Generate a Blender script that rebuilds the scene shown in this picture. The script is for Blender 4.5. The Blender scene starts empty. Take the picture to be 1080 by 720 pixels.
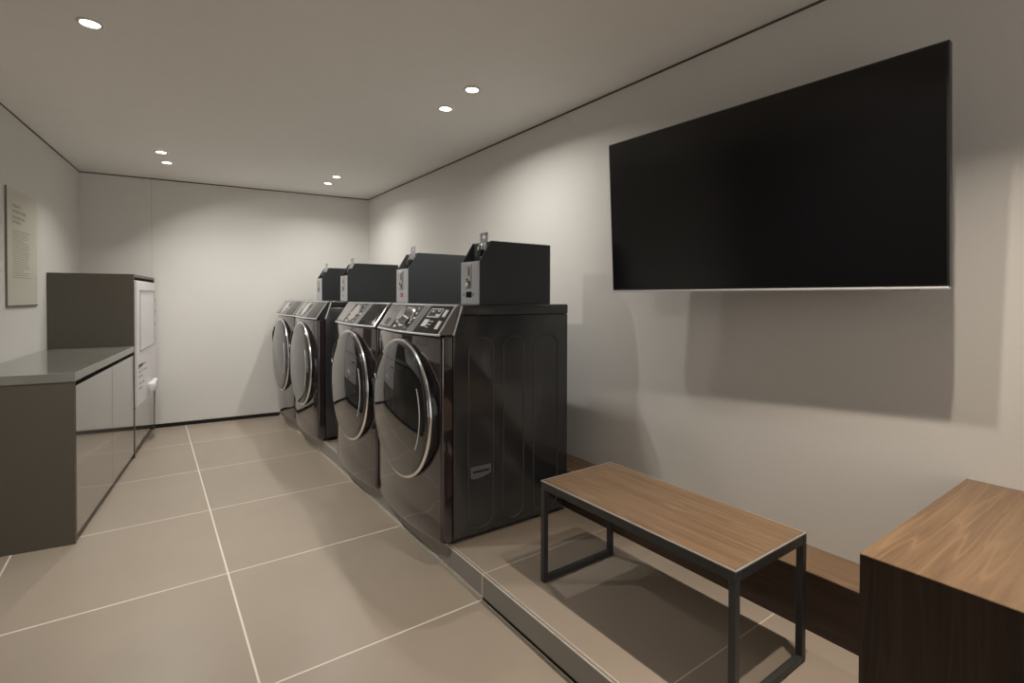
import bpy, bmesh, math, random
from mathutils import Vector, Matrix
random.seed(7)
SC = bpy.context.scene
COL = SC.collection
PI = math.pi

# ------------------------------------------------------------------ scene constants (metres)
HP = 0.0954           # height of the raised platform
XR = 0.9988           # riser of the platform
ZC = 2.1087           # ceiling height
XW = 1.824            # right wall
XF = 1.6457           # front of the low wooden ledge
BY, BS = 5.255, -0.0967          # back wall  y = BY + BS*x
LX, LS = -0.4465, 0.105          # left wall  x = LX + LS*(y - YL)
YL = BY + BS * LX
GX, GY, GP = 0.2542, 1.581, 0.7445   # tile grid
YN = -2.0             # wall behind the camera

def back_y(x): return BY + BS * x
def left_x(y): return LX + LS * (y - YL)

# ------------------------------------------------------------------ materials
def new_mat(name):
    m = bpy.data.materials.new(name)
    m.use_nodes = True
    nt = m.node_tree
    b = nt.nodes['Principled BSDF']
    return m, nt, b

def N(nt, kind, **kw):
    n = nt.nodes.new(kind)
    for k, v in kw.items():
        if k in n.inputs: n.inputs[k].default_value = v
        else: setattr(n, k, v)
    return n

def plain(name, col, rough=.5, metal=0., spec=.5, coat=0., coat_rough=.05, var=.06, vscale=9., bump=0., bscale=60.):
    m, nt, b = new_mat(name)
    b.inputs['Roughness'].default_value = rough
    b.inputs['Metallic'].default_value = metal
    b.inputs['Specular IOR Level'].default_value = spec
    b.inputs['Coat Weight'].default_value = coat
    b.inputs['Coat Roughness'].default_value = coat_rough
    tc = N(nt, 'ShaderNodeTexCoord')
    no = N(nt, 'ShaderNodeTexNoise', Scale=vscale, Detail=3.)
    nt.links.new(tc.outputs['Object'], no.inputs['Vector'])
    mx = N(nt, 'ShaderNodeMix', data_type='RGBA')
    mx.inputs['A'].default_value = (*[c * (1 - var) for c in col], 1)
    mx.inputs['B'].default_value = (*[min(1, c * (1 + var)) for c in col], 1)
    nt.links.new(no.outputs['Fac'], mx.inputs['Factor'])
    nt.links.new(mx.outputs['Result'], b.inputs['Base Color'])
    if bump:
        n2 = N(nt, 'ShaderNodeTexNoise', Scale=bscale, Detail=2.)
        nt.links.new(tc.outputs['Object'], n2.inputs['Vector'])
        bp = N(nt, 'ShaderNodeBump', Strength=bump, Distance=.002)
        nt.links.new(n2.outputs['Fac'], bp.inputs['Height'])
        nt.links.new(bp.outputs['Normal'], b.inputs['Normal'])
    return m

def glow(name, col, strength):
    m, nt, b = new_mat(name)
    b.inputs['Base Color'].default_value = (.9, .9, .88, 1)
    b.inputs['Emission Color'].default_value = (*col, 1)
    b.inputs['Emission Strength'].default_value = strength
    return m

def tiles(name, axes, lines_only_y=False, col=(.335, .280, .224), grout=(.72, .67, .58), gw=.0065, rough=.36):
    """large porcelain tiles on the grid GX + k*GP, GY + k*GP in world metres"""
    m, nt, b = new_mat(name)
    tc = N(nt, 'ShaderNodeTexCoord')
    sp = N(nt, 'ShaderNodeSeparateXYZ')
    nt.links.new(tc.outputs['Object'], sp.inputs[0])
    def line(out, off):
        a = N(nt, 'ShaderNodeMath', operation='SUBTRACT'); nt.links.new(out, a.inputs[0]); a.inputs[1].default_value = off
        w = N(nt, 'ShaderNodeMath', operation='PINGPONG'); nt.links.new(a.outputs[0], w.inputs[0]); w.inputs[1].default_value = GP / 2
        c = N(nt, 'ShaderNodeMath', operation='LESS_THAN'); nt.links.new(w.outputs[0], c.inputs[0]); c.inputs[1].default_value = gw / 2
        fl = N(nt, 'ShaderNodeMath', operation='DIVIDE'); nt.links.new(a.outputs[0], fl.inputs[0]); fl.inputs[1].default_value = GP
        ff = N(nt, 'ShaderNodeMath', operation='FLOOR'); nt.links.new(fl.outputs[0], ff.inputs[0])
        return c.outputs[0], ff.outputs[0]
    ly, iy = line(sp.outputs['Y'], GY)
    if lines_only_y:
        msk, ix = ly, None
    else:
        lx, ix = line(sp.outputs['X'], GX)
        mm = N(nt, 'ShaderNodeMath', operation='MAXIMUM'); nt.links.new(lx, mm.inputs[0]); nt.links.new(ly, mm.inputs[1])
        msk = mm.outputs[0]
    cb = N(nt, 'ShaderNodeCombineXYZ')
    if ix is not None: nt.links.new(ix, cb.inputs[0])
    nt.links.new(iy, cb.inputs[1])
    wn = N(nt, 'ShaderNodeTexWhiteNoise'); nt.links.new(cb.outputs[0], wn.inputs['Vector'])
    no = N(nt, 'ShaderNodeTexNoise', Scale=2.2, Detail=5., Roughness=.6)
    nt.links.new(tc.outputs['Object'], no.inputs['Vector'])
    ad = N(nt, 'ShaderNodeMath', operation='MULTIPLY_ADD'); nt.links.new(wn.outputs['Value'], ad.inputs[0]); ad.inputs[1].default_value = .35
    nt.links.new(no.outputs['Fac'], ad.inputs[2])
    mx = N(nt, 'ShaderNodeMix', data_type='RGBA')
    mx.inputs['A'].default_value = (*[c * .90 for c in col], 1)
    mx.inputs['B'].default_value = (*[c * 1.10 for c in col], 1)
    nt.links.new(ad.outputs[0], mx.inputs['Factor'])
    m2 = N(nt, 'ShaderNodeMix', data_type='RGBA')
    nt.links.new(msk, m2.inputs['Factor']); nt.links.new(mx.outputs['Result'], m2.inputs['A'])
    m2.inputs['B'].default_value = (*grout, 1)
    nt.links.new(m2.outputs['Result'], b.inputs['Base Color'])
    rr = N(nt, 'ShaderNodeMix', data_type='FLOAT')
    nt.links.new(msk, rr.inputs['Factor']); rr.inputs['A'].default_value = rough; rr.inputs['B'].default_value = .8
    nt.links.new(rr.outputs['Result'], b.inputs['Roughness'])
    return m

def wood(name, dark, light, axis='Y', rough=.42, scale=1.):
    m, nt, b = new_mat(name)
    tc = N(nt, 'ShaderNodeTexCoord')
    mp = N(nt, 'ShaderNodeMapping')
    s = {'X': (1.3, 26, 26), 'Y': (26, 1.3, 26), 'Z': (26, 26, 1.3)}[axis]
    mp.inputs['Scale'].default_value = [v * scale for v in s]
    nt.links.new(tc.outputs['Object'], mp.inputs['Vector'])
    n1 = N(nt, 'ShaderNodeTexNoise', Scale=1.1, Detail=5., Roughness=.62, Distortion=.7)
    nt.links.new(mp.outputs[0], n1.inputs['Vector'])
    n2 = N(nt, 'ShaderNodeTexNoise', Scale=7., Detail=4., Roughness=.7)
    nt.links.new(mp.outputs[0], n2.inputs['Vector'])
    # cathedral figure: rings of a slowly varying field
    n3 = N(nt, 'ShaderNodeTexNoise', Scale=.45, Detail=2.)
    nt.links.new(mp.outputs[0], n3.inputs['Vector'])
    ml = N(nt, 'ShaderNodeMath', operation='MULTIPLY'); nt.links.new(n3.outputs['Fac'], ml.inputs[0]); ml.inputs[1].default_value = 14.
    fr = N(nt, 'ShaderNodeMath', operation='PINGPONG'); nt.links.new(ml.outputs[0], fr.inputs[0]); fr.inputs[1].default_value = .5
    pw = N(nt, 'ShaderNodeMath', operation='POWER'); f2 = N(nt, 'ShaderNodeMath', operation='MULTIPLY'); nt.links.new(fr.outputs[0], f2.inputs[0]); f2.inputs[1].default_value = 2.; nt.links.new(f2.outputs[0], pw.inputs[0]); pw.inputs[1].default_value = 7.
    a1 = N(nt, 'ShaderNodeMath', operation='MULTIPLY_ADD'); nt.links.new(pw.outputs[0], a1.inputs[0]); a1.inputs[1].default_value = .38
    nt.links.new(n1.outputs['Fac'], a1.inputs[2])
    a2 = N(nt, 'ShaderNodeMath', operation='MULTIPLY_ADD'); nt.links.new(n2.outputs['Fac'], a2.inputs[0]); a2.inputs[1].default_value = .5
    nt.links.new(a1.outputs[0], a2.inputs[2])
    cr = N(nt, 'ShaderNodeValToRGB')
    cr.color_ramp.elements[0].position = .45; cr.color_ramp.elements[0].color = (*dark, 1)
    cr.color_ramp.elements[1].position = 1.05; cr.color_ramp.elements[1].color = (*light, 1)
    nt.links.new(a2.outputs[0], cr.inputs['Fac'])
    nt.links.new(cr.outputs['Color'], b.inputs['Base Color'])
    bp = N(nt, 'ShaderNodeBump', Strength=.15, Distance=.002)
    nt.links.new(n2.outputs['Fac'], bp.inputs['Height']); nt.links.new(bp.outputs['Normal'], b.inputs['Normal'])
    b.inputs['Roughness'].default_value = rough
    b.inputs['Specular IOR Level'].default_value = .35
    return m

def wall_paper(name, col, axis, pitch, off, rough=.75):
    """painted wall panels with hairline vertical joints every `pitch`"""
    m, nt, b = new_mat(name)
    tc = N(nt, 'ShaderNodeTexCoord'); sp = N(nt, 'ShaderNodeSeparateXYZ')
    nt.links.new(tc.outputs['Object'], sp.inputs[0])
    a = N(nt, 'ShaderNodeMath', operation='SUBTRACT'); nt.links.new(sp.outputs[axis], a.inputs[0]); a.inputs[1].default_value = off
    w = N(nt, 'ShaderNodeMath', operation='PINGPONG'); nt.links.new(a.outputs[0], w.inputs[0]); w.inputs[1].default_value = pitch / 2
    c = N(nt, 'ShaderNodeMath', operation='LESS_THAN'); nt.links.new(w.outputs[0], c.inputs[0]); c.inputs[1].default_value = .0018
    no = N(nt, 'ShaderNodeTexNoise', Scale=120., Detail=2.); nt.links.new(tc.outputs['Object'], no.inputs['Vector'])
    mx = N(nt, 'ShaderNodeMix', data_type='RGBA')
    mx.inputs['A'].default_value = (*[v * .97 for v in col], 1); mx.inputs['B'].default_value = (*[v * 1.03 for v in col], 1)
    nt.links.new(no.outputs['Fac'], mx.inputs['Factor'])
    m2 = N(nt, 'ShaderNodeMix', data_type='RGBA')
    nt.links.new(c.outputs[0], m2.inputs['Factor']); nt.links.new(mx.outputs['Result'], m2.inputs['A'])
    m2.inputs['B'].default_value = (*[v * .72 for v in col], 1)
    nt.links.new(m2.outputs['Result'], b.inputs['Base Color'])
    b.inputs['Roughness'].default_value = rough
    b.inputs['Specular IOR Level'].default_value = .25
    bp = N(nt, 'ShaderNodeBump', Strength=.06, Distance=.001)
    nt.links.new(no.outputs['Fac'], bp.inputs['Height']); nt.links.new(bp.outputs['Normal'], b.inputs['Normal'])
    return m

WALL = (.69, .675, .645)
M = {}
M['wall_r'] = wall_paper('wall_right_paint', WALL, 'Y', 30., 12.)
M['wall_b'] = wall_paper('wall_back_paint', WALL, 'X', 60., .02)
M['wall_l'] = wall_paper('wall_left_paint', WALL, 'Y', 30., 12.)
M['ceiling'] = plain('ceiling_paint', (.92, .905, .87), rough=.8, spec=.2, var=.02, bump=.04, bscale=150)
M['floor'] = tiles('floor_tile', 'XY')
M['platform'] = tiles('platform_tile', 'Y', lines_only_y=True, gw=.0035)
M['riser'] = tiles('riser_tile', 'Y', lines_only_y=True, col=(.245, .228, .205), gw=.005, rough=.3)
M['steel'] = plain('brushed_steel', (.62, .61, .59), rough=.28, metal=1., var=.05)
M['nosing'] = plain('satin_nosing', (.74, .72, .68), rough=.45, metal=.4, var=.03)
M['dark_gap'] = plain('shadow_gap_black', (.02, .018, .016), rough=.8, spec=.1)  # black that carries the shade of gaps and recesses
M['shadow_line'] = plain('painted_gap_shade', (.10, .088, .075), rough=.7, spec=.2)  # dark tone holding the shade of the gap at the wall tops
M['grout'] = plain('light_grout', (.52, .48, .41), rough=.85)
M['laminate'] = plain('olive_grey_laminate', (.10, .092, .076), rough=.10, spec=.8, coat=1., coat_rough=.06, var=.04)
M['laminate_mat'] = plain('olive_grey_laminate_panel', (.088, .076, .058), rough=.42, spec=.4, var=.04)
M['worktop'] = plain('grey_green_worktop', (.19, .19, .168), rough=.12, spec=.7, var=.04)
M['white_plastic'] = plain('white_plastic', (.80, .78, .80), rough=.35, var=.01)
M['grey_plastic'] = plain('grey_plastic', (.42, .41, .42), rough=.45, var=.02)
M['black_plastic'] = plain('black_plastic', (.012, .012, .013), rough=.35)
M['print_black'] = plain('black_print', (.03, .03, .03), rough=.6)
M['print_grey'] = plain('grey_print', (.40, .40, .41), rough=.6)
M['sign_panel'] = plain('sign_panel', (.60, .59, .51), rough=.45, spec=.4, var=.03)
M['sign_edge_shadow'] = plain('sign_edge_shadow', (.16, .14, .11), rough=.5)  # shadow line along the notice edge, put in as colour
M['sign_print'] = plain('sign_print', (.40, .38, .32), rough=.6)
M['machine_front'] = plain('onyx_front_paint', (.028, .020, .021), rough=.06, spec=.9, metal=.05, coat=.7, coat_rough=.02, var=.03)
M['machine_side'] = plain('onyx_side_paint', (.026, .027, .029), rough=.2, spec=.6, coat=.35, coat_rough=.08, var=.03)
M['machine_panel'] = plain('smoked_chrome_panel', (.15, .15, .155), rough=.14, metal=.8, var=.05)
M['machine_band'] = plain('grey_band', (.19, .19, .195), rough=.3, metal=.5)
M['gloss_black'] = plain('gloss_black', (.010, .011, .012), rough=.06, spec=.6)
M['door_glass'] = plain('smoked_door_glass', (.008, .009, .010), rough=.03, spec=.9, coat=.45, coat_rough=.02, var=.02)
M['door_rim'] = plain('door_rim_gloss', (.03, .03, .032), rough=.06, spec=1., metal=.3, coat=.6, coat_rough=.015, var=.02)
M['chrome'] = plain('chrome', (.86, .86, .87), rough=.16, metal=1., var=.02)
M['silver'] = plain('silver_plastic', (.74, .74, .75), rough=.3, metal=.3, var=.03)
M['knob'] = plain('dark_chrome_knob', (.34, .34, .35), rough=.2, metal=.85)
M['drawer'] = plain('drawer_chrome', (.42, .42, .43), rough=.18, metal=.85)
M['decal'] = plain('decal_light_grey', (.52, .53, .54), rough=.5)
M['lcd'] = plain('lcd_window', (.045, .05, .052), rough=.12)
M['groove'] = plain('moulded_rib', (.055, .054, .057), rough=.2, spec=.6)
M['box_dark'] = plain('dark_powder_coat', (.041, .045, .049), rough=.42, spec=.45, var=.04, bump=.05, bscale=250)
M['box_front'] = plain('grey_box_front', (.50, .52, .55), rough=.36, metal=.25, var=.04)
M['red_print'] = plain('red_print', (.55, .04, .07), rough=.5)
M['screen'] = plain('tv_screen', (.006, .006, .007), rough=.2, spec=.45, var=.02)
M['tv_bezel'] = plain('tv_bezel', (.02, .02, .021), rough=.3)
M['tv_back'] = plain('tv_back', (.02, .02, .02), rough=.6)
M['oak_y'] = wood('brown_oak_along', (.105, .062, .034), (.225, .146, .085), 'Y')
M['oak_x'] = wood('brown_oak_across', (.105, .062, .034), (.215, .138, .078), 'X', scale=.9)
M['oak_shaded_y'] = wood('shaded_oak_along', (.017, .010, .007), (.055, .034, .024), 'Y')  # oak with the shade of the ledge front put into its colour
M['oak_dark_shaded_z'] = wood('dark_shaded_oak_upright', (.014, .008, .006), (.045, .027, .018), 'Z', scale=.8)  # block front's shade is in this colour; the panelled wall is simply dark
M['frame_steel'] = plain('dark_grey_steel', (.045, .046, .047), rough=.38, metal=.3, var=.04)
M['frame_edge_highlight'] = plain('highlit_edge', (.42, .40, .37), rough=.35, metal=.5)  # highlight on the frame's top edge, put into a light colour
M['lamp_rim'] = plain('lamp_rim', (.72, .70, .66), rough=.5)
M['lamp_lens'] = glow('lamp_lens', (1., .95, .87), 7.)
M['rubber'] = plain('black_rubber', (.015, .015, .015), rough=.8)

# ------------------------------------------------------------------ mesh helpers
def add_box(bm, lo, hi, bevel=0., seg=2):
    t = bmesh.new()
    r = bmesh.ops.create_cube(t, size=1.)
    for v in t.verts:
        v.co = Vector([lo[i] + (v.co[i] + .5) * (hi[i] - lo[i]) for i in range(3)])
    if bevel: bmesh.ops.bevel(t, geom=t.edges[:] + t.verts[:], offset=bevel, segments=seg, affect='EDGES', profile=.5)
    merge(bm, t)

def merge(bm, t, mat=None):
    if mat is not None: t.transform(mat)
    me = bpy.data.meshes.new('tmp'); t.to_mesh(me); t.free(); bm.from_mesh(me); bpy.data.meshes.remove(me)

def add_prism(bm, poly, axis, a, b, bevel=0., seg=2):
    """poly in the two other axes (in order), extruded along axis from a to b"""
    t = bmesh.new()
    def mk(p, h):
        return {'X': (h, p[0], p[1]), 'Y': (p[0], h, p[1]), 'Z': (p[0], p[1], h)}[axis]
    lo = [t.verts.new(mk(p, a)) for p in poly]; hi = [t.verts.new(mk(p, b)) for p in poly]
    n = len(poly)
    t.faces.new(lo); t.faces.new(hi)
    for i in range(n): t.faces.new((lo[i], lo[(i + 1) % n], hi[(i + 1) % n], hi[i]))
    bmesh.ops.recalc_face_normals(t, faces=t.faces)
    if bevel: bmesh.ops.bevel(t, geom=t.edges[:] + t.verts[:], offset=bevel, segments=seg, affect='EDGES', profile=.5)
    merge(bm, t)

def add_cyl(bm, c, axis, r, h, seg=24, bevel=0., r2=None):
    t = bmesh.new()
    bmesh.ops.create_cone(t, cap_ends=True, segments=seg, radius1=r, radius2=r if r2 is None else r2, depth=h)
    if bevel: bmesh.ops.bevel(t, geom=[e for e in t.edges if abs(e.verts[0].co.z - e.verts[1].co.z) < 1e-6], offset=bevel, segments=2, affect='EDGES', profile=.5)
    R = {'Z': Matrix.Identity(4), 'X': Matrix.Rotation(PI / 2, 4, 'Y'), 'Y': Matrix.Rotation(PI / 2, 4, 'X')}[axis]
    merge(bm, t, Matrix.Translation(c) @ R)

def add_lathe_x(bm, c, prof, seg=72):
    """revolve (x, r) profile about the X axis through c"""
    t = bmesh.new(); rings = []
    for x, r in prof:
        if r < 1e-6: rings.append([t.verts.new((c[0] + x, c[1], c[2]))])
        else: rings.append([t.verts.new((c[0] + x, c[1] + r * math.cos(2 * PI * k / seg), c[2] + r * math.sin(2 * PI * k / seg))) for k in range(seg)])
    for a, b in zip(rings, rings[1:]):
        for k in range(seg):
            k2 = (k + 1) % seg
            if len(a) == 1 and len(b) == 1: continue
            if len(a) == 1: t.faces.new((a[0], b[k], b[k2]))
            elif len(b) == 1: t.faces.new((a[k], b[0], a[k2]))
            else: t.faces.new((a[k], b[k], b[k2], a[k2]))
    bmesh.ops.recalc_face_normals(t, faces=t.faces)
    merge(bm, t)

def add_tube(bm, pts, r, seg=8, closed=False):
    t = bmesh.new(); rings = []; n = len(pts); pts = [Vector(p) for p in pts]
    for i, p in enumerate(pts):
        if closed: d = pts[(i + 1) % n] - pts[i - 1]
        else: d = pts[min(i + 1, n - 1)] - pts[max(i - 1, 0)]
        d.normalize()
        u = Vector((0, 0, 1)) if abs(d.z) < .9 else Vector((0, 1, 0))
        a = d.cross(u).normalized(); b = d.cross(a).normalized()
        rings.append([t.verts.new(p + a * r * math.cos(2 * PI * k / seg) + b * r * math.sin(2 * PI * k / seg)) for k in range(seg)])
    m = n if closed else n - 1
    for i in range(m):
        A, B = rings[i], rings[(i + 1) % n]
        # align start of ring to the nearest vertex, so closed loops do not twist
        o = min(range(seg), key=lambda s: (A[0].co - B[s].co).length)
        for k in range(seg): t.faces.new((A[k], A[(k + 1) % seg], B[(k + 1 + o) % seg], B[(k + o) % seg]))
    if not closed: t.faces.new(rings[0]); t.faces.new(rings[-1])
    bmesh.ops.recalc_face_normals(t, faces=t.faces)
    merge(bm, t)

def obj(name, bm, mat, parent=None, smooth=None, label=None, matrix=None):
    if matrix is not None: bm.transform(matrix)
    me = bpy.data.meshes.new(name); bm.to_mesh(me); bm.free()
    for m_ in (mat if isinstance(mat, (list, tuple)) else [mat]): me.materials.append(M[m_])
    o = bpy.data.objects.new(name, me); COL.objects.link(o)
    if parent: o.parent = parent
    if smooth is not None:
        for p in me.polygons: p.use_smooth = True
        try: me.set_sharp_from_angle(angle=math.radians(smooth))
        except Exception: pass
    if label: o['label'] = label
    return o

def thing(name, label, cat, loc=(0, 0, 0), rz=0., group=None):
    o = bpy.data.objects.new(name, None); COL.objects.link(o)
    o.empty_display_size = .1
    o.location = loc; o.rotation_euler = (0, 0, rz)
    o['label'] = label; o['category'] = cat
    if group: o['group'] = group
    return o

def tag(o, label, cat, group=None):
    o['label'] = label; o['category'] = cat
    if group: o['group'] = group
    return o

def struct(name, bm, mat, label=None, cat=None):
    o = obj(name, bm, mat); o['kind'] = 'structure'
    if label: o['label'] = label
    if cat: o['category'] = cat
    return o

def dup(root, loc, label, group=None, skip=()):
    r = root.copy(); COL.objects.link(r); r.location = loc; r['label'] = label
    for ch in list(root.children):
        if ch.name.split('.')[0] in skip: continue
        c = ch.copy(); COL.objects.link(c); c.parent = r
        for g in list(ch.children):
            d = g.copy(); COL.objects.link(d); d.parent = c
    return r

B = bmesh.new

# ------------------------------------------------------------------ the room
T = .12
xl_n, xl_f = left_x(YN), left_x(YL)
bm = B(); add_prism(bm, [(xl_n - .3, YN - .1), (XR, YN - .1), (XR, back_y(XR) + .2), (xl_f - .3, back_y(xl_f) + .2)], 'Z', -.1, 0)
struct('floor', bm, 'floor', 'floor of large square taupe tiles with pale grout lines', 'floor')
# raised platform along the right wall
bm = B(); add_prism(bm, [(XR + .004, YN - .1), (XW + .02, YN - .1), (XW + .02, back_y(XW) + .15), (XR + .004, back_y(XR) + .15)], 'Z', -.1, HP)
struct('floor_platform', bm, 'platform', 'raised tiled platform under the machines and the bench', 'platform')
bm = B(); add_box(bm, (XR - .002, YN, .0125), (XR + .006, back_y(XR), HP - .003))
struct('trim_riser', bm, 'riser', 'grey tiled riser of the raised platform', 'step')
bm = B(); add_box(bm, (XR - .0032, YN, HP - .004), (XR + .0008, back_y(XR), HP + .0018), .001, 1)
add_box(bm, (XR + .010, YN, HP - .004), (XR + .0125, back_y(XR), HP + .001))
struct('trim_nosing', bm, 'nosing', 'thin metal nosing along the edge of the raised platform', 'trim')
bm = B(); add_box(bm, (XR - .001, YN, -.004), (XR + .01, GY - .003, .0125))  # solid black strip in place of the shaded gap
struct('trim_gap_shade', bm, 'dark_gap', 'black strip painted as the gap shade under the near part of the platform riser', 'trim')
bm = B(); add_box(bm, (XR - .006, GY - .003, -.004), (XR + .006, back_y(XR), .0125))
struct('trim_joint', bm, 'grout', 'pale grout joint under the far part of the platform riser', 'trim')

bm = B(); add_box(bm, (XW, YN - .1, -.1), (XW + T, back_y(XW) + .3, ZC + .03)); struct('wall_right', bm, 'wall_r', 'warm grey right wall carrying the television', 'wall')
bm = B(); add_prism(bm, [(xl_f - .4, back_y(xl_f - .4)), (XW + T, back_y(XW + T)), (XW + T, back_y(XW + T) + T), (xl_f - .4, back_y(xl_f - .4) + T)], 'Z', -.1, ZC + .03)
struct('wall_back', bm, 'wall_b', 'pale back wall behind the farthest machine', 'wall')
YD = 2.3
bm = B(); add_prism(bm, [(left_x(YD), YD), (left_x(YL + .1), YL + .1), (left_x(YL + .1) - T, YL + .1), (left_x(YD) - T, YD)], 'Z', -.1, ZC + .03)
struct('wall_left', bm, 'wall_l', 'grey left wall above the worktop', 'wall')
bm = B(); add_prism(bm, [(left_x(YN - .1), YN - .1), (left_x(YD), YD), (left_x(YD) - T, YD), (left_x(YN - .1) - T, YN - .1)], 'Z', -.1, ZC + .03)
struct('wall_left_panelled', bm, 'oak_dark_shaded_z', 'dark panelled near part of the left wall', 'wall')
# unseen wall behind the viewer, its wide doorway added to let in fill light
DX0, DX1, DZ = -1.1, .5, 2.06
bm = B(); add_box(bm, (xl_n - .4, YN - T, -.1), (DX0, YN, ZC + .03)); add_box(bm, (DX1, YN - T, -.1), (XW + T, YN, ZC + .03)); add_box(bm, (DX0, YN - T, DZ), (DX1, YN, ZC + .03)); add_box(bm, (DX0, YN - T, -.1), (DX1, YN, 0))
struct('wall_front', bm, 'wall_r', 'wall behind the viewer with an added doorway for fill light', 'wall')
bm = B(); add_box(bm, (DX0, YN - T, 0), (DX0 + .04, YN + .01, DZ)); add_box(bm, (DX1 - .04, YN - T, 0), (DX1, YN + .01, DZ)); add_box(bm, (DX0, YN - T, DZ - .04), (DX1, YN + .01, DZ))
struct('added_doorway_frame', bm, 'frame_steel', 'dark frame of the added doorway, unseen behind the viewer', 'doorway')
pl_ = bpy.data.lights.new('added_doorway_portal', 'AREA'); pl_.shape = 'RECTANGLE'; pl_.size = DX1 - DX0; pl_.size_y = DZ; pl_.cycles.is_portal = True  # portal for the fill light through the added doorway
po = bpy.data.objects.new('added_doorway_portal', pl_); COL.objects.link(po); po.location = ((DX0 + DX1) / 2, YN - T, DZ / 2); po.rotation_euler = (PI / 2, 0, PI)
bm = B(); add_prism(bm, [(xl_n - .3, YN - .1), (XW + .1, YN - .1), (XW + .1, back_y(XW) + .2), (xl_f - .3, back_y(xl_f) + .2)], 'Z', ZC, ZC + .1)
struct('ceiling', bm, 'ceiling', 'plain off-white ceiling with recessed lamps', 'ceiling')
# solid dark strips painted as gap shade, under the ceiling and at the back wall's foot
g = .009
bm = B(); add_box(bm, (XW - .002, YN, ZC - g), (XW + .01, back_y(XW), ZC + .005)); struct('trim_1', bm, 'shadow_line', 'dark strip painted as gap shade at the top of the right wall', 'trim')
bm = B(); add_prism(bm, [(xl_f, back_y(xl_f) - .002), (XW, back_y(XW) - .002), (XW, back_y(XW) + .01), (xl_f, back_y(xl_f) + .01)], 'Z', ZC - g, ZC + .005)
struct('trim_2', bm, 'shadow_line', 'dark strip painted as gap shade at the top of the back wall', 'trim')
bm = B(); add_prism(bm, [(left_x(YN) + .002, YN), (left_x(YL) + .002, YL), (left_x(YL) - .01, YL), (left_x(YN) - .01, YN)], 'Z', ZC - g, ZC + .005)
struct('trim_3', bm, 'shadow_line', 'dark strip painted as gap shade at the top of the left wall', 'trim')
bm = B(); add_prism(bm, [(.0, back_y(0) - .004), (XR, back_y(XR) - .004), (XR, back_y(XR) + .01), (.0, back_y(0) + .01)], 'Z', -.002, .032)
struct('baseboard_back', bm, 'dark_gap', 'thin dark skirting of the back wall, its recess shade in the colour', 'baseboard')

# ------------------------------------------------------------------ low wooden ledge along the right wall
ledge = thing('wooden_ledge', 'low wooden ledge, front darkened as shade, running along the right wall behind the bench', 'ledge', (XF, .41, HP))
YE = back_y(XW) - XF * 0 - .03
bm = B(); add_box(bm, (0, 0, 0), (.018, YE - .41, .1779)); obj('front_panel', bm, 'oak_shaded_y', ledge)
bm = B(); add_box(bm, (-.0006, 0, .178), (XW - XF - .001, YE - .41, .183), .0012, 1); obj('top_board', bm, 'oak_y', ledge)

# ------------------------------------------------------------------ wooden block in the right foreground
XB = 1.119
blk = thing('wooden_counter', 'brown wooden block counter, front darkened as shade, at the right foreground against the wall', 'counter', (XB, .405, HP))
bm = B(); add_box(bm, (0, -1.0, 0), (XW - XB - .001, -.0, .5252)); obj('body', bm, 'oak_dark_shaded_z', blk)
bm = B(); add_box(bm, (-.0004, -1.0, .5254), (XW - XB - .001, .001, .529), .0012, 1); obj('top_board', bm, 'oak_x', blk, label='brown grained wooden top')

# ------------------------------------------------------------------ bench
BX0, BX1, BY0, BY1 = 1.1437, 1.5000, .6739, 1.4217
HB = .3649
bl, bw = BY1 - BY0, BX1 - BX0
bench = thing('bench', 'low bench with brown wooden top on a dark metal frame', 'bench', (BX0, BY0, HP))
tk = .020
bm = B(); add_box(bm, (.006, .006, HB - .022), (bw - .006, bl - .006, HB + .0004)); obj('bench_top', bm, 'oak_y', bench)
fr = B()
add_box(fr, (0, 0, HB - .03), (tk, bl, HB - .0025), .0015, 1); add_box(fr, (bw - tk, 0, HB - .03), (bw, bl, HB - .0025), .0015, 1)
add_box(fr, (tk, 0, HB - .03), (bw - tk, tk, HB - .0025), .0015, 1); add_box(fr, (tk, bl - tk, HB - .03), (bw - tk, bl, HB - .0025), .0015, 1)
obj('frame', fr, 'frame_steel', bench)
ed = B()
add_box(ed, (-.0003, -.0003, HB - .004), (.006, bl + .0003, HB), .0008, 1); add_box(ed, (bw - .006, -.0003, HB - .004), (bw + .0003, bl + .0003, HB), .0008, 1)
add_box(ed, (.006, -.0003, HB - .004), (bw - .006, .006, HB), .0008, 1); add_box(ed, (.006, bl - .006, HB - .004), (bw - .006, bl + .0003, HB), .0008, 1)
obj('edge_shading', ed, 'frame_edge_highlight', bench, label='light metal edge strip, its highlight in the colour, around the top')
for x in (0, bw - tk):
    for y in (0, bl - tk):
        bm = B(); add_box(bm, (x, y, 0), (x + tk, y + tk, HB - .03), .0015, 1); obj('leg', bm, 'frame_steel', bench)
for y in (0, bl - tk):
    bm = B(); add_box(bm, (tk, y, .002), (bw - tk, y + tk, .020), .0015, 1); obj('bottom_rail', bm, 'frame_steel', bench)

# ------------------------------------------------------------------ television
tv = thing('television', 'large black flat television hung on the right wall above the bench', 'television', (1.636, .9747, 1.455))
tw, th = 1.1304, .6268
tv.rotation_euler = (0, 0, 0)
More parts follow.
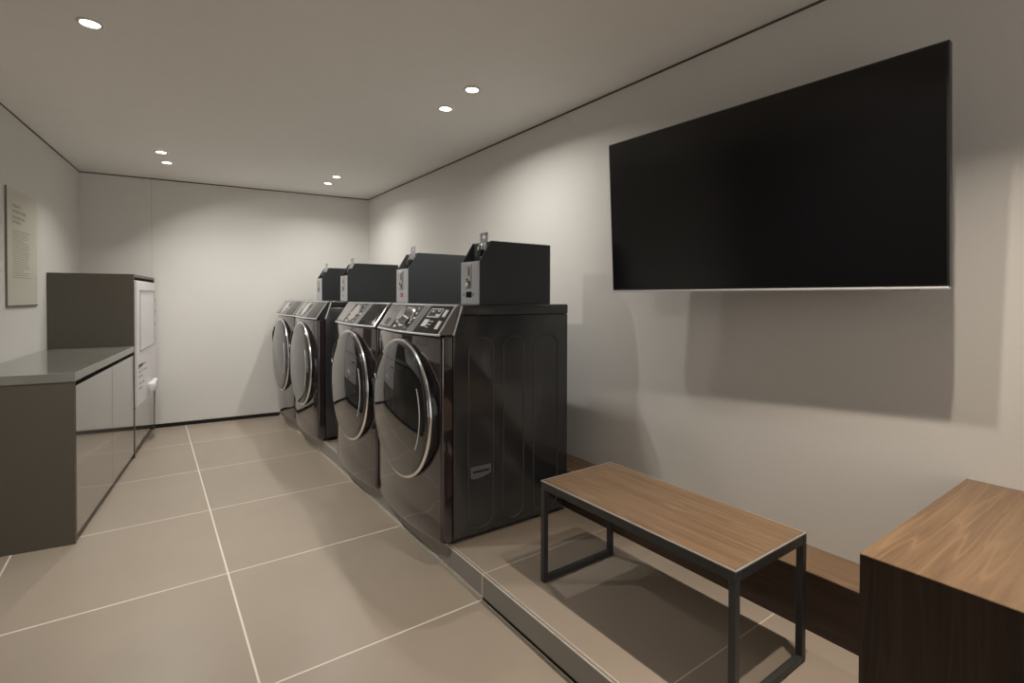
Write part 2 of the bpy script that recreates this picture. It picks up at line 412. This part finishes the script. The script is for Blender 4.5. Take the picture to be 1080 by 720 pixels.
# local axes: x away from the wall is -x ; y along the wall ; rotated about z then tilted
t_, y_ = .053, -.031
n = Vector((math.cos(y_), -math.sin(y_), 0)); ey = Vector((math.sin(y_), math.cos(y_), 0))
up = Vector((0, 0, 1)) * math.cos(t_) - n * math.sin(t_); nx = ey.cross(up)
tv.rotation_euler = Matrix((nx, ey, up)).transposed().to_euler()
bm = B(); add_box(bm, (.001, -tw / 2, -th / 2 + .004), (.028, tw / 2, th / 2), .002, 2); obj('body', bm, 'tv_bezel', tv)
bm = B(); add_box(bm, (-.0005, -tw / 2 + .006, -th / 2 + .013), (.002, tw / 2 - .006, th / 2 - .005)); obj('screen', bm, 'screen', tv)
bm = B(); add_box(bm, (-.003, -tw / 2 + .0005, -th / 2 - .001), (.02, tw / 2 - .0005, -th / 2 + .0065), .002, 2); obj('bottom_strip', bm, 'silver', tv, label='thin silver strip along the lower edge')
bm = B(); add_box(bm, (0.004, -.50, -th / 2 - .0045), (.02, -.44, -th / 2 - .0005), .0015, 1); obj('sensor_bar', bm, 'grey_plastic', tv)
bm = B(); add_box(bm, (.028, -.42, -.24), (.062, .42, .22), .008, 2); obj('rear_cover', bm, 'tv_back', tv)
bm = B(); add_box(bm, (.062, -.2, -.05), (.085, .2, .05), .003, 1); add_box(bm, (.085, -.05, -.03), (.1840, .05, .03), .003, 1)
obj('wall_bracket', bm, 'tv_back', tv)

# ------------------------------------------------------------------ counter, worktop and tall cabinet on the left
CS = .1373
cang = -math.atan(CS)                      # rotation about z: local +y runs along the front, local -x into the wall
cnt_o = Vector((-.2718, 2.9933, 0))
Rz = Matrix.Rotation(cang, 3, 'Z')
def wall_local(s):
    """local x of the left wall at distance s along the counter front (a hair in front of it)"""
    p = cnt_o + Rz @ Vector((0, s, 0)); d = Rz @ Vector((-1, 0, 0))
    # x = LX + LS*(y-YL)
    k = (LX + LS * (p.y - YL) - p.x) / (d.x - LS * d.y)
    return -(k - .002)
def back_local(x):
    d = Rz @ Vector((0, 1, 0)); p = cnt_o + Rz @ Vector((x, 0, 0))
    k = (BY + BS * p.x - p.y) / (d.y - BS * d.x)
    return k - .003
S_T = 1.372                                # where the tall cabinet begins
ZT = .773
cnt = thing('base_cabinet', 'long low olive grey base cabinet under the worktop on the left', 'cabinet', cnt_o, cang)
bm = B(); add_prism(bm, [(-.004, 0), (wall_local(0), 0), (wall_local(.02), .02), (-.004, .02)], 'Z', .0, ZT - .0405); obj('end_panel', bm, 'laminate_mat', cnt)
bm = B(); add_prism(bm, [(-.024, .021), (wall_local(.021), .021), (wall_local(S_T - .001), S_T - .001), (-.024, S_T - .001)], 'Z', .05, ZT - .0405); obj('carcass', bm, 'dark_gap', cnt)
bm = B(); add_prism(bm, [(-.045, .021), (wall_local(.021), .021), (wall_local(S_T - .001), S_T - .001), (-.045, S_T - .001)], 'Z', .0, .0495); obj('toe_kick', bm, 'dark_gap', cnt)
for a, b in ((.022, .731), (.7335, S_T - .002)):
    bm = B(); add_box(bm, (-.0235, a, .034), (-.003, b, ZT - .062), .0012, 1); obj('door', bm, 'laminate', cnt)
wt = B(); add_prism(wt, [(0, -.004), (wall_local(-.004), -.004), (wall_local(S_T - .001), S_T - .001), (0, S_T - .001)], 'Z', ZT - .040, ZT, .0015, 1)
w_o = obj('worktop', wt, 'worktop'); w_o.location = cnt_o; w_o.rotation_euler = (0, 0, cang)
tag(w_o, 'smooth grey-green worktop lying on the low cabinet along the left wall', 'worktop')

tall = thing('tall_cabinet', 'tall olive grey cabinet at the far end of the worktop holding a white appliance', 'cabinet', cnt_o + Rz @ Vector((0, S_T, 0)), cang)
def tw_l(s): return wall_local(S_T + s)
SE = back_local(0) - S_T                    # length up to the back wall
SE = min(SE, back_local(wall_local(S_T + .6)) - S_T)
ZH = 1.268
bm = B(); add_prism(bm, [(0, 0), (tw_l(0), 0), (tw_l(.018), .018), (0, .018)], 'Z', 0, ZH); obj('side_panel', bm, 'laminate_mat', tall)
bm = B(); add_prism(bm, [(0, SE - .018), (tw_l(SE - .018), SE - .018), (tw_l(SE), SE), (0, SE)], 'Z', 0, ZH); obj('side_panel', bm, 'laminate_mat', tall)
bm = B(); add_prism(bm, [(0, .0185), (tw_l(.0185), .0185), (tw_l(SE - .0185), SE - .0185), (0, SE - .0185)], 'Z', ZH - .018, ZH); obj('top_panel', bm, 'laminate_mat', tall)
bm = B(); add_prism(bm, [(-.2, .0185), (tw_l(.0185), .0185), (tw_l(SE - .0185), SE - .0185), (-.2, SE - .0185)], 'Z', .05, ZH - .019); obj('carcass', bm, 'dark_gap', tall)
bm = B(); add_box(bm, (-.021, .020, .05), (-.002, SE - .020, .335), .0012, 1); obj('door', bm, 'laminate', tall)
bm = B(); add_box(bm, (-.06, .0185, 0), (-.04, SE - .0185, .0495)); obj('toe_kick', bm, 'dark_gap', tall)

# white appliance let into the front of the tall cabinet
apl = thing('appliance', 'white upright appliance panel with a white lever set in the tall cabinet', 'appliance', cnt_o + Rz @ Vector((0, S_T, 0)), cang)
za, zb = .345, 1.226
FX = .013
bm = B(); add_box(bm, (-.17, .021, za), (FX, SE - .0195, zb), .003, 2); obj('body', bm, 'white_plastic', apl)
bm = B()
y0, y1, z0, z1 = .13, SE - .10, .72, 1.165
for lo, hi in (((FX - .0005, y0, z0), (FX + .0035, y0 + .014, z1)), ((FX - .0005, y1 - .014, z0), (FX + .0035, y1, z1)), ((FX - .0005, y0, z1 - .014), (FX + .0035, y1, z1)), ((FX - .0005, y0, z0), (FX + .0035, y1, z0 + .014))):
    add_box(bm, lo, hi, .001, 1)
obj('panel_outline', bm, 'grey_plastic', apl)
bm = B(); add_box(bm, (FX - .0005, .075, .605), (FX + .0005, .115, .635)); add_box(bm, (FX - .0005, .128, .612), (FX + .0005, .21, .632)); add_box(bm, (FX - .0005, .222, .616), (FX + .0005, .27, .630))
obj('lettering', bm, 'print_black', apl)
for a, b, z in [(.30, .36, .615), (.08, .16, .575), (.19, .25, .578), (.08, .22, .54), (.30, .40, .57), (.10, .18, .49), (.22, .30, .485), (.09, .20, .455)]:
    bm = B(); add_box(bm, (FX - .0005, a, z), (FX + .0004, b, z + .012)); obj('lettering', bm, 'print_grey', apl)
for z in (1.08, .98, .88):
    bm = B(); add_box(bm, (FX - .0005, SE - .075, z), (FX + .0015, SE - .055, z + .02)); obj('catch', bm, 'print_grey', apl)
lv = B(); add_box(lv, (FX - .0005, .455, .405), (.04, .535, .450), .006, 2)
t = B(); add_box(t, (.028, -.085, -.034), (.064, .085, .034), .012, 3); merge(lv, t, Matrix.Translation((0, .485, .432)) @ Matrix.Rotation(math.radians(6), 4, 'X'))
obj('lever', lv, 'white_plastic', apl, smooth=40)

# ------------------------------------------------------------------ notice on the left wall
sgy0, sgy1, sgz0, sgz1 = 3.716, 4.207, 1.065, 1.697
sang = -math.atan(LS)
sgn = thing('wall_notice', 'olive beige notice panel with small printed lines on the left wall', 'sign', (left_x(sgy0), sgy0, sgz0), sang)
sl, sh = (sgy1 - sgy0) / math.cos(sang), sgz1 - sgz0
bm = B(); add_box(bm, (.0005, 0, 0), (.006, sl, sh)); obj('panel', bm, 'sign_panel', sgn)
bm = B(); add_box(bm, (.0004, -.006, -.009), (.0085, .0, sh)); add_box(bm, (.0004, 0, -.009), (.0085, sl, -.0002)); obj('edge_shading', bm, 'sign_edge_shadow', sgn)  # dark strips drawn as the notice's shadow line, left and below
bm = B(); rr = random.Random(3)
def word_line(bm, y, z, wlen, h):
    x = y; end = y + wlen
    while x < end - .006:
        w = min(rr.uniform(.012, .034) * (h / .010), end - x)
        add_box(bm, (.0055, x, z), (.0064, x + w, z + h)); x += w + h * .5
for z, L in ((sh - .098, .12), (sh - .128, .225), (sh - .160, .20), (sh - .185, .135)): word_line(bm, .085, z, L, .017)
obj('lettering', bm, 'sign_print', sgn)
bm = B()
for k in range(21):
    z = sh - .225 - k * .0128
    word_line(bm, .085, z, rr.choice([.26, .28, .24, .17, .27, .29]), .0045)
obj('lettering', bm, 'sign_print', sgn)

# ------------------------------------------------------------------ laundry machines
W2 = .3425
def bow(y): return -.030 * (1 - min(1., (y / .335) ** 2))
def slant(y, t, off=0.):
    """point on the sloping control panel: y across, t 0 (bottom) .. 1 (top), off outwards"""
    bx = -.004 + bow(y) * (1 - .75 * t) + t * .080
    bz = .868 + t * .118
    nx_, nz_ = -.118, .080; L = math.hypot(nx_, nz_)
    return Vector((bx + nx_ / L * off, y, bz + nz_ / L * off))
def slant_patch(bm, y0, y1, t0, t1, off, ny=6, thick=.003):
    t = B(); top = []; bot = []
    for i in range(ny + 1):
        y = y0 + (y1 - y0) * i / ny
        top.append((t.verts.new(slant(y, t0, off)), t.verts.new(slant(y, t1, off))))
        bot.append((t.verts.new(slant(y, t0, off - thick)), t.verts.new(slant(y, t1, off - thick))))
    for i in range(ny):
        t.faces.new((top[i][0], top[i + 1][0], top[i + 1][1], top[i][1])); t.faces.new((bot[i][0], bot[i][1], bot[i + 1][1], bot[i + 1][0]))
        t.faces.new((top[i][0], bot[i][0], bot[i + 1][0], top[i + 1][0])); t.faces.new((top[i][1], top[i + 1][1], bot[i + 1][1], bot[i][1]))
    t.faces.new((top[0][0], top[0][1], bot[0][1], bot[0][0])); t.faces.new((top[-1][0], bot[-1][0], bot[-1][1], top[-1][1]))
    bmesh.ops.recalc_face_normals(t, faces=t.faces); merge(bm, t)

def make_machine(label):
    r = thing('laundry_machine', label, 'laundry machine', (0, 0, 0), 0., 'black laundry machines along the right wall')
    # body
    bm = B(); add_prism(bm, [(.056, .022), (.675, .022), (.675, .944), (.083, .944), (.052, .872), (.056, .86)], 'Y', -W2, W2, .004, 2)
    body = obj('body', bm, 'machine_side', r, smooth=35)
    for x0, x1 in ((.127, .251), (.303, .413), (.470, .613)):
        a, b = .046, .852; rad = .055; pts = []
        yy = -W2 - .0002
        for cx, cz, a0 in ((x1 - rad, b - rad, 0), (x0 + rad, b - rad, 90), (x0 + rad, a + rad, 180), (x1 - rad, a + rad, 270)):
            for k in range(9):
                an = math.radians(a0 + k * 90 / 8); pts.append((cx + rad * math.cos(an), yy, cz + rad * math.sin(an)))
        for sgn_ in (1, -1):
            ribs = B(); add_tube(ribs, [(p[0], p[1] * sgn_, p[2]) for p in pts], .0030, 8, True)
            obj('side_rib', ribs, 'groove', body, smooth=60)
    # lid
    bm = B(); add_box(bm, (.0905, -W2 - .0008, .9445), (.678, W2 + .0008, .990), .007, 3); obj('top_cover', bm, 'machine_side', r, smooth=40)
    # bowed front panel
    sec = [(.050, -W2 + .002)]
    for k in range(7):
        an = k / 6 * PI / 2
        sec.append((.014 - .014 * math.sin(an) , -W2 + .002 + .014 * (1 - math.cos(an)) ))
    for k in range(1, 28):
        y = -W2 + .016 + (2 * W2 - .032) * k / 28
        sec.append((bow(y), y))
    for k in range(6, -1, -1):
        an = k / 6 * PI / 2
        sec.append((.014 - .014 * math.sin(an), W2 - .002 - .014 * (1 - math.cos(an))))
    sec.append((.050, W2 - .002))
    t = B(); rows = []
    zs = [(.018, .012), (.022, .005), (.032, 0.), (.12, 0), (.3, 0), (.5, 0), (.7, 0), (.852, 0.), (.860, .003), (.864, .010)]
    for z, ins in zs:
        rows.append([t.verts.new((x + ins if x < .045 else x, y * (1 - ins * .5), z)) for x, y in sec])
    for A, Bq in zip(rows, rows[1:]):
        for k in range(len(sec) - 1): t.faces.new((A[k], A[k + 1], Bq[k + 1], Bq[k]))
        t.faces.new((A[-1], A[0], Bq[0], Bq[-1]))
    t.faces.new(rows[0]); t.faces.new(rows[-1])
    bmesh.ops.recalc_face_normals(t, faces=t.faces)
    obj('front_panel', t, 'machine_front', r, smooth=50)
    # control panel
    t = B(); rows = []; ny = 24
    for i in range(ny + 1):
        y = -W2 + 2 * W2 * i / ny
        a = slant(y, 0); b = slant(y, 1)
        rows.append([t.verts.new(p) for p in (a, b, (.090, y, .986), (.090, y, .950), (.052, y, .868))])
    for A, Bq in zip(rows, rows[1:]):
        for k in range(5): t.faces.new((A[k], A[(k + 1) % 5], Bq[(k + 1) % 5], Bq[k]))
    t.faces.new(rows[0]); t.faces.new(rows[-1])
    bmesh.ops.recalc_face_normals(t, faces=t.faces)
    cp = obj('control_panel', t, 'machine_panel', r, smooth=40)
    # silver strips round the control panel
    bm = B(); add_tube(bm, [slant(-W2 + .004 + (2 * W2 - .008) * i / 24, -.015, .001) for i in range(25)], .0045, 8)
    obj('lower_trim', bm, 'silver', cp, smooth=60)
    bm = B(); add_tube(bm, [slant(-W2 + .004 + (2 * W2 - .008) * i / 24, 1.0, .0) for i in range(25)], .003, 8)
    obj('upper_trim', bm, 'silver', cp, smooth=60)
    for s in (-1, 1):
        bm = B(); slant_patch(bm, s * (W2 - .020), s * (W2 - .007), .02, .98, .0035, 1, .006); obj('side_trim', bm, 'chrome', cp)
        bm = B(); add_tube(bm, [(.054, s * (W2 + .001), .866), (.0925, s * (W2 + .001), .984)], .0045, 8); obj('side_trim', bm, 'silver', cp, smooth=60)
    # detergent drawer, on the left seen from the front
    bm = B(); slant_patch(bm, .135, .318, .10, .93, .004, 5, .004); dr = obj('detergent_drawer', bm, 'drawer', cp)
    bm = B(); slant_patch(bm, .205, .262, .16, .40, .0050, 2, .004); obj('drawer_grip', bm, 'gloss_black', dr)
    # dial
    def slant_frame(y, t_, off):
        z = Vector((-.118, 0, .080)).normalized(); yv = Vector((0, 1, 0)); x = yv.cross(z)
        m = Matrix((x, yv, z)).transposed().to_4x4(); m.translation = slant(y, t_, off); return m
    t = B(); bmesh.ops.create_cone(t, cap_ends=True, segments=40, radius1=.058, radius2=.052, depth=.008); bm = B(); merge(bm, t, slant_frame(.035, .5, .004))
    dial = obj('dial', bm, 'chrome', cp, smooth=40)
    t = B(); bmesh.ops.create_cone(t, cap_ends=True, segments=40, radius1=.043, radius2=.036, depth=.030)
    bmesh.ops.bevel(t, geom=[e for e in t.edges if e.verts[0].co.z > 0 and e.verts[1].co.z > 0], offset=.004, segments=2, affect='EDGES')
    bm = B(); merge(bm, t, slant_frame(.035, .5, .020)); obj('dial_knob', bm, 'knob', dial, smooth=40)
    # programme marks on both sides of the dial
    for side in (0, 1):
        bm = B()
        for k in range(5):
            tt = .12 + k * .175
            d = .016 * abs(k - 2)
            if side: slant_patch(bm, -.058 + d, -.038 + d * .6, tt, tt + .06, .0012, 1, .001)
            else: slant_patch(bm, .112 - d, .132 - d * .6, tt, tt + .06, .0012, 1, .001)
        obj('marking', bm, 'decal', cp)
    bm = B(); slant_patch(bm, -.128, -.062, .03, .97, .0016, 2, .002); obj('panel_band', bm, 'machine_band', cp)
    bm = B(); slant_patch(bm, -.318, -.130, .05, .94, .0030, 5, .003); ds = obj('display_panel', bm, 'gloss_black', cp)
    bm = B(); slant_patch(bm, -.256, -.158, .58, .84, .0038, 3, .002); obj('display_window', bm, 'lcd', ds)
    bm = B()
    for a, b, c, d in ((-.259, -.155, .555, .585), (-.259, -.155, .835, .865), (-.259, -.2545, .585, .835), (-.1595, -.155, .585, .835), (-.252, -.222, .60, .67), (-.188, -.176, .73, .80), (-.240, -.220, .77, .80)):
        slant_patch(bm, a, b, c, d, .0042, 2, .001)
    obj('display_print', bm, 'decal', ds)
    bm = B(); slant_patch(bm, -.200, -.160, .24, .48, .0036, 2, .001)
    for k in range(3): slant_patch(bm, -.236 + .006 * k, -.206, .40 - k * .10, .43 - k * .10, .0036, 1, .001)
    obj('label_print', bm, 'decal', ds)
    for tt, hh in ((.17, .27), (.58, .24)):
        bm = B(); slant_patch(bm, -.302, -.280, tt, tt + hh, .0060, 1, .004); obj('button', bm, 'silver', ds)
    # door
    dc = (-.002, -.018, .527)
    bm = B(); add_lathe_x(bm, dc, [(.02, .285), (-.026, .2975), (-.040, .297), (-.047, .2945), (-.0505, .290), (-.051, .284), (-.046, .280), (-.035, .0)])
    door = obj('door', bm, 'door_rim', r, smooth=40)
    bm = B(); add_tube(bm, [(dc[0] - .034, dc[1] + .301 * math.cos(2 * PI * k / 96), dc[2] + .301 * math.sin(2 * PI * k / 96)) for k in range(96)], .0085, 10, True)
    obj('chrome_ring', bm, 'chrome', door, smooth=60)
    bm = B(); add_lathe_x(bm, dc, [(-.046, .286), (-.0515, .2845), (-.0545, .272), (-.058, .245), (-.063, .20), (-.068, .14), (-.0712, .07), (-.0725, 0)])
    obj('door_glass', bm, 'door_glass', door, smooth=60)
    bm = B(); arc = [math.radians(-34 + 62 * k / 40) for k in range(41)]
    add_tube(bm, [(dc[0] - .0575, dc[1] - .247 * math.cos(a), dc[2] + .247 * math.sin(a)) for a in arc], .0026, 8)
    obj('door_trim', bm, 'silver', door, smooth=60)
    # handle let into the rim at the upper left (seen from the front)
    h = B()
    an0 = [math.radians(128 + k * 26 / 8) for k in range(9)]
    add_tube(h, [(dc[0] - .047 - .003 * math.sin(PI * k / 8), dc[1] - .284 * math.cos(a), dc[2] + .284 * math.sin(a)) for k, a in enumerate(an0)], .011, 10)
    obj('door_handle', h, 'gloss_black', door, smooth=60)
    h = B(); a = an0[-1] + .03
    add_tube(h, [(dc[0] - x_, dc[1] - r_ * math.cos(a), dc[2] + r_ * math.sin(a)) for x_, r_ in ((.036, .300), (.046, .298), (.053, .288), (.056, .272), (.059, .250))], .0055, 8)
    obj('handle_trim', h, 'chrome', door, smooth=60)
    # badge, feet
    bm = B(); add_prism(bm, [(.136, .262), (.150, .258), (.165, .257), (.200, .262), (.236, .272), (.236, .309), (.136, .309)], 'Y', -W2 - .006, -W2 + .001, .001, 1)
    bd = obj('side_badge', bm, 'machine_band', r, label='small grey plate on the side')
    bm = B(); add_box(bm, (.145, -W2 - .0068, .283), (.227, -W2 - .0055, .292)); obj('badge_slot', bm, 'black_plastic', bd)
    for x in (.10, .62):
        for y in (-.29, .29):
            bm = B(); add_cyl(bm, (x, y, .011), 'Z', .022, .022, 20, .003); obj('foot', bm, 'rubber', r, smooth=40)
    return r

X0 = .955
MY = [2.168, 2.8875, 4.0145, 4.7125]
MLAB = ['nearest black front-loading laundry machine, its ribbed side facing the wooden bench',
        'second black laundry machine from the bench, touching the far side of the nearest one',
        'black laundry machine just beyond the gap in the row, its side partly exposed',
        'farthest black laundry machine, last of the row next to the pale back wall']
m0 = make_machine(MLAB[0]); m0.location = (X0, MY[0], HP)
for y, l in zip(MY[1:], MLAB[1:]): dup(m0, (X0, y, HP), l)

# ------------------------------------------------------------------ coin boxes on the machines
def make_box(label):
    r = thing('coin_box', label, 'coin box', (0, 0, 0), 0., 'coin boxes on the laundry machines')
    w, d, h1, h2, sx = .152, .390, .183, .274, .058
    bm = B(); add_prism(bm, [(.004, .0), (d, 0), (d, h2), (sx, h2), (sx, h1), (.004, h1)], 'Y', .004, w - .004, .001, 1)
    body = obj('body', bm, 'box_dark', r)
    for y in (0, w - .004):
        bm = B(); add_prism(bm, [(.001, 0), (d + .001, 0), (d + .001, h2 + .002), (sx, h2 + .002), (.001, h1 + .002)], 'Y', y, y + .004); obj('side_plate', bm, 'box_dark', r)
    bm = B(); add_box(bm, (-.003, 0, 0), (.0038, w, h1 + .003), .0015, 1); fp = obj('front_plate', bm, 'box_front', r)
    bm = B(); add_box(bm, (-.009, .055, .072), (-.002, .108, h1 - .008), .002, 1); cpl = obj('coin_plate', bm, 'steel', fp)
    bm = B(); add_box(bm, (-.0105, .070, .125), (-.0085, .076, .160)); add_box(bm, (-.0105, .083, .105), (-.0085, .097, .112)); add_box(bm, (-.0108, .064, .082), (-.0085, .094, .102), .001, 1)
    obj('coin_slot', bm, 'black_plastic', fp)
    bm = B(); add_cyl(bm, (-.011, .080, .088), 'X', .010, .012, 20, .002); obj('key_lock', bm, 'chrome', fp, smooth=40)
    bm = B(); add_cyl(bm, (-.005, .040, .043), 'X', .005, .005, 14); add_cyl(bm, (-.005, .122, .043), 'X', .005, .005, 14); obj('screw', bm, 'chrome', fp, smooth=40)
    # hasp standing at the top of the slope, with the padlock through it
    bm = B(); add_box(bm, (sx - .006, .030, h1 + .010), (sx - .001, .075, h2 + .004)); 
    for lo, hi in (((sx - .006, .024, h2 + .002), (sx - .001, .079, h2 + .014)), ((sx - .006, .024, h2 + .012), (sx - .001, .036, h2 + .040)), ((sx - .006, .067, h2 + .012), (sx - .001, .079, h2 + .040)), ((sx - .006, .024, h2 + .030), (sx - .001, .079, h2 + .040))):
        add_box(bm, lo, hi)
    obj('hasp', bm, 'box_front', r)
    bm = B(); add_box(bm, (sx - .040, .026, h1 + .026), (sx - .014, .068, h1 + .056), .004, 2)
    pk = obj('padlock', bm, 'black_plastic', r, smooth=40)
    bm = B(); add_tube(bm, [(sx - .027, .032, h1 + .055), (sx - .026, .032, h1 + .068), (sx - .023, .038, h1 + .079), (sx - .023, .056, h1 + .079), (sx - .026, .062, h1 + .068), (sx - .027, .062, h1 + .055)], .0046, 8)
    obj('padlock_shackle', bm, 'chrome', pk, smooth=60)
    return r, fp

BLOC = [(1.146, 1.846), (1.151, 2.592), (1.168, 3.69), (1.184, 4.415)]
BLAB = ['dark coin box with a small black window, on the nearest laundry machine',
        'dark coin box with a red mark on its front, on the second laundry machine',
        'dark coin box on the laundry machine just beyond the gap in the row',
        'dark coin box on the farthest laundry machine by the back wall']
ZB = HP + .9902
b0, fp0 = make_box(BLAB[0]); b0.location = (*BLOC[0], ZB)
boxes = [b0]
for (x, y), l in zip(BLOC[1:], BLAB[1:]): boxes.append(dup(b0, (x, y, ZB), l))
def front_of(root): return [c for c in root.children if c.name.split('.')[0] == 'front_plate'][0]
bm = B(); add_box(bm, (-.0055, .058, .030), (-.0028, .104, .056), .001, 1); obj('display_window', bm, 'gloss_black', front_of(boxes[0]))
bm = B(); add_box(bm, (-.0036, .058, .030), (-.0029, .078, .056)); add_box(bm, (-.0036, .084, .032), (-.0029, .100, .040)); add_box(bm, (-.0036, .084, .044), (-.0029, .100, .054))
obj('sticker', bm, 'red_print', front_of(boxes[1]), label='red printed sticker')
bm = B(); add_box(bm, (-.0036, .058, .030), (-.0029, .104, .052)); obj('sticker', bm, 'print_grey', front_of(boxes[2]), label='grey sticker')

# ------------------------------------------------------------------ downlights
ROW_R = [(1.259, 2.098), (1.272, 2.389), (1.263, 4.267), (1.276, 4.559), (1.262, .30), (1.262, .58)]
ROW_L = [(-.170, 2.406), (.072, 4.256), (.112, 4.561), (-.208, 2.11)]
seen = {(1.259, 2.098): 'round recessed downlight above the machines, nearer one of the middle pair',
        (1.272, 2.389): 'round recessed downlight above the machines, farther one of the middle pair',
        (1.263, 4.267): 'small recessed downlight by the back right corner, nearer one of its pair',
        (1.276, 4.559): 'small recessed downlight by the back right corner, farther one of its pair',
        (-.170, 2.406): 'single bright recessed downlight in the ceiling above the near end of the worktop',
        (.072, 4.256): 'recessed downlight above the tall cabinet, nearer one of its pair',
        (.112, 4.561): 'recessed downlight above the tall cabinet, farther one of its pair'}
def make_downlight(label):
    r = thing('ceiling_downlight', label, 'downlight', (0, 0, 0), 0., 'recessed ceiling downlights')
    bm = B(); t = B()
    prof = [(.030, -.0005), (.040, -.0005), (.041, -.003), (.038, -.006), (.031, -.006), (.029, -.003)]
    seg = 40; rings = [[t.verts.new((r_ * math.cos(2 * PI * k / seg), r_ * math.sin(2 * PI * k / seg), z)) for k in range(seg)] for r_, z in prof]
    for i in range(len(prof)):
        A, Bq = rings[i], rings[(i + 1) % len(prof)]
        for k in range(seg): t.faces.new((A[k], A[(k + 1) % seg], Bq[(k + 1) % seg], Bq[k]))
    bmesh.ops.recalc_face_normals(t, faces=t.faces); merge(bm, t)
    obj('rim', bm, 'lamp_rim', r, smooth=40)
    bm = B(); add_cyl(bm, (0, 0, -.002), 'Z', .030, .0026, 32); obj('lens', bm, 'lamp_lens', r)
    return r
d0 = None
for p, lab in seen.items():
    if d0 is None: d0 = make_downlight(lab); d0.location = (*p, ZC)
    else: dup(d0, (*p, ZC), lab)

NEUTRAL, WARM = (1., .962, .90), (1., .875, .74)
def beam(p, w, spread, col=NEUTRAL, tilt=0., az=0.):
    l = bpy.data.lights.new('downlight_beam', 'AREA'); l.energy = w; l.color = col
    l.shape = 'DISK'; l.size = .03; l.spread = math.radians(spread)
    o = bpy.data.objects.new('downlight_beam', l); COL.objects.link(o); o.location = (p[0], p[1], ZC - .014)
    # gimbal lamps of the left row lean towards the machines
    d = Vector((math.sin(math.radians(tilt)) * math.cos(math.radians(az)), math.sin(math.radians(tilt)) * math.sin(math.radians(az)), -math.cos(math.radians(tilt))))
    o.rotation_euler = d.to_track_quat('-Z', 'Y').to_euler()
    return o
for p, w_, s_, c_, t_ in (((1.259, 2.098), 3.3, 160, NEUTRAL, 3), ((1.272, 2.389), 2.2, 160, NEUTRAL, 3), ((1.263, 4.267), 2.6, 160, NEUTRAL, 2), ((1.276, 4.559), 1.9, 140, NEUTRAL, 2),
                      ((1.262, .33), 3.3, 96, WARM, 4), ((1.262, .59), 2.6, 96, WARM, 2),
                      ((-.170, 2.406), 5.0, 118, NEUTRAL, 30), ((-.208, 2.11), 1.6, 84, NEUTRAL, 4), ((.072, 4.256), 3.6, 132, NEUTRAL, 8), ((.112, 4.561), 2.8, 136, NEUTRAL, 26)):
    beam(p, w_, s_, c_, t_, 35. if p[1] == 2.406 else (180. if p[0] > 1. else 0.))

# ------------------------------------------------------------------ world, camera, view
w = bpy.data.worlds.new('World'); SC.world = w; w.use_nodes = True
w.node_tree.nodes['Background'].inputs['Color'].default_value = (1., .97, .92, 1); w.node_tree.nodes['Background'].inputs['Strength'].default_value = 1.5  # fill light, entering only by the added doorway

cam_d = bpy.data.cameras.new('camera'); cam = bpy.data.objects.new('camera', cam_d); COL.objects.link(cam)
F_, V0, YAW, PIT, ROL = 536.548, 320.292, .61964, .01274, .00313
Fv = Vector((math.sin(YAW) * math.cos(PIT), math.cos(YAW) * math.cos(PIT), -math.sin(PIT)))
Rv = Vector((math.cos(YAW), -math.sin(YAW), 0)); Uv = Rv.cross(Fv)
R2 = Rv * math.cos(ROL) + Uv * math.sin(ROL); U2 = Uv * math.cos(ROL) - Rv * math.sin(ROL)
mw = Matrix((R2, U2, -Fv)).transposed().to_4x4(); mw.translation = (0, 0, 1.117)
cam.matrix_world = mw
cam_d.sensor_width = 36.; cam_d.lens = F_ * 36. / 1080.; cam_d.shift_y = -(360. - V0) / 1080.; cam_d.clip_start = .02
SC.camera = cam
SC.view_settings.view_transform = 'Standard'; SC.view_settings.look = 'None'; SC.view_settings.gamma = 1.; SC.view_settings.exposure = .76
SC.cycles.diffuse_bounces = 8
SC.view_settings.use_curve_mapping = False
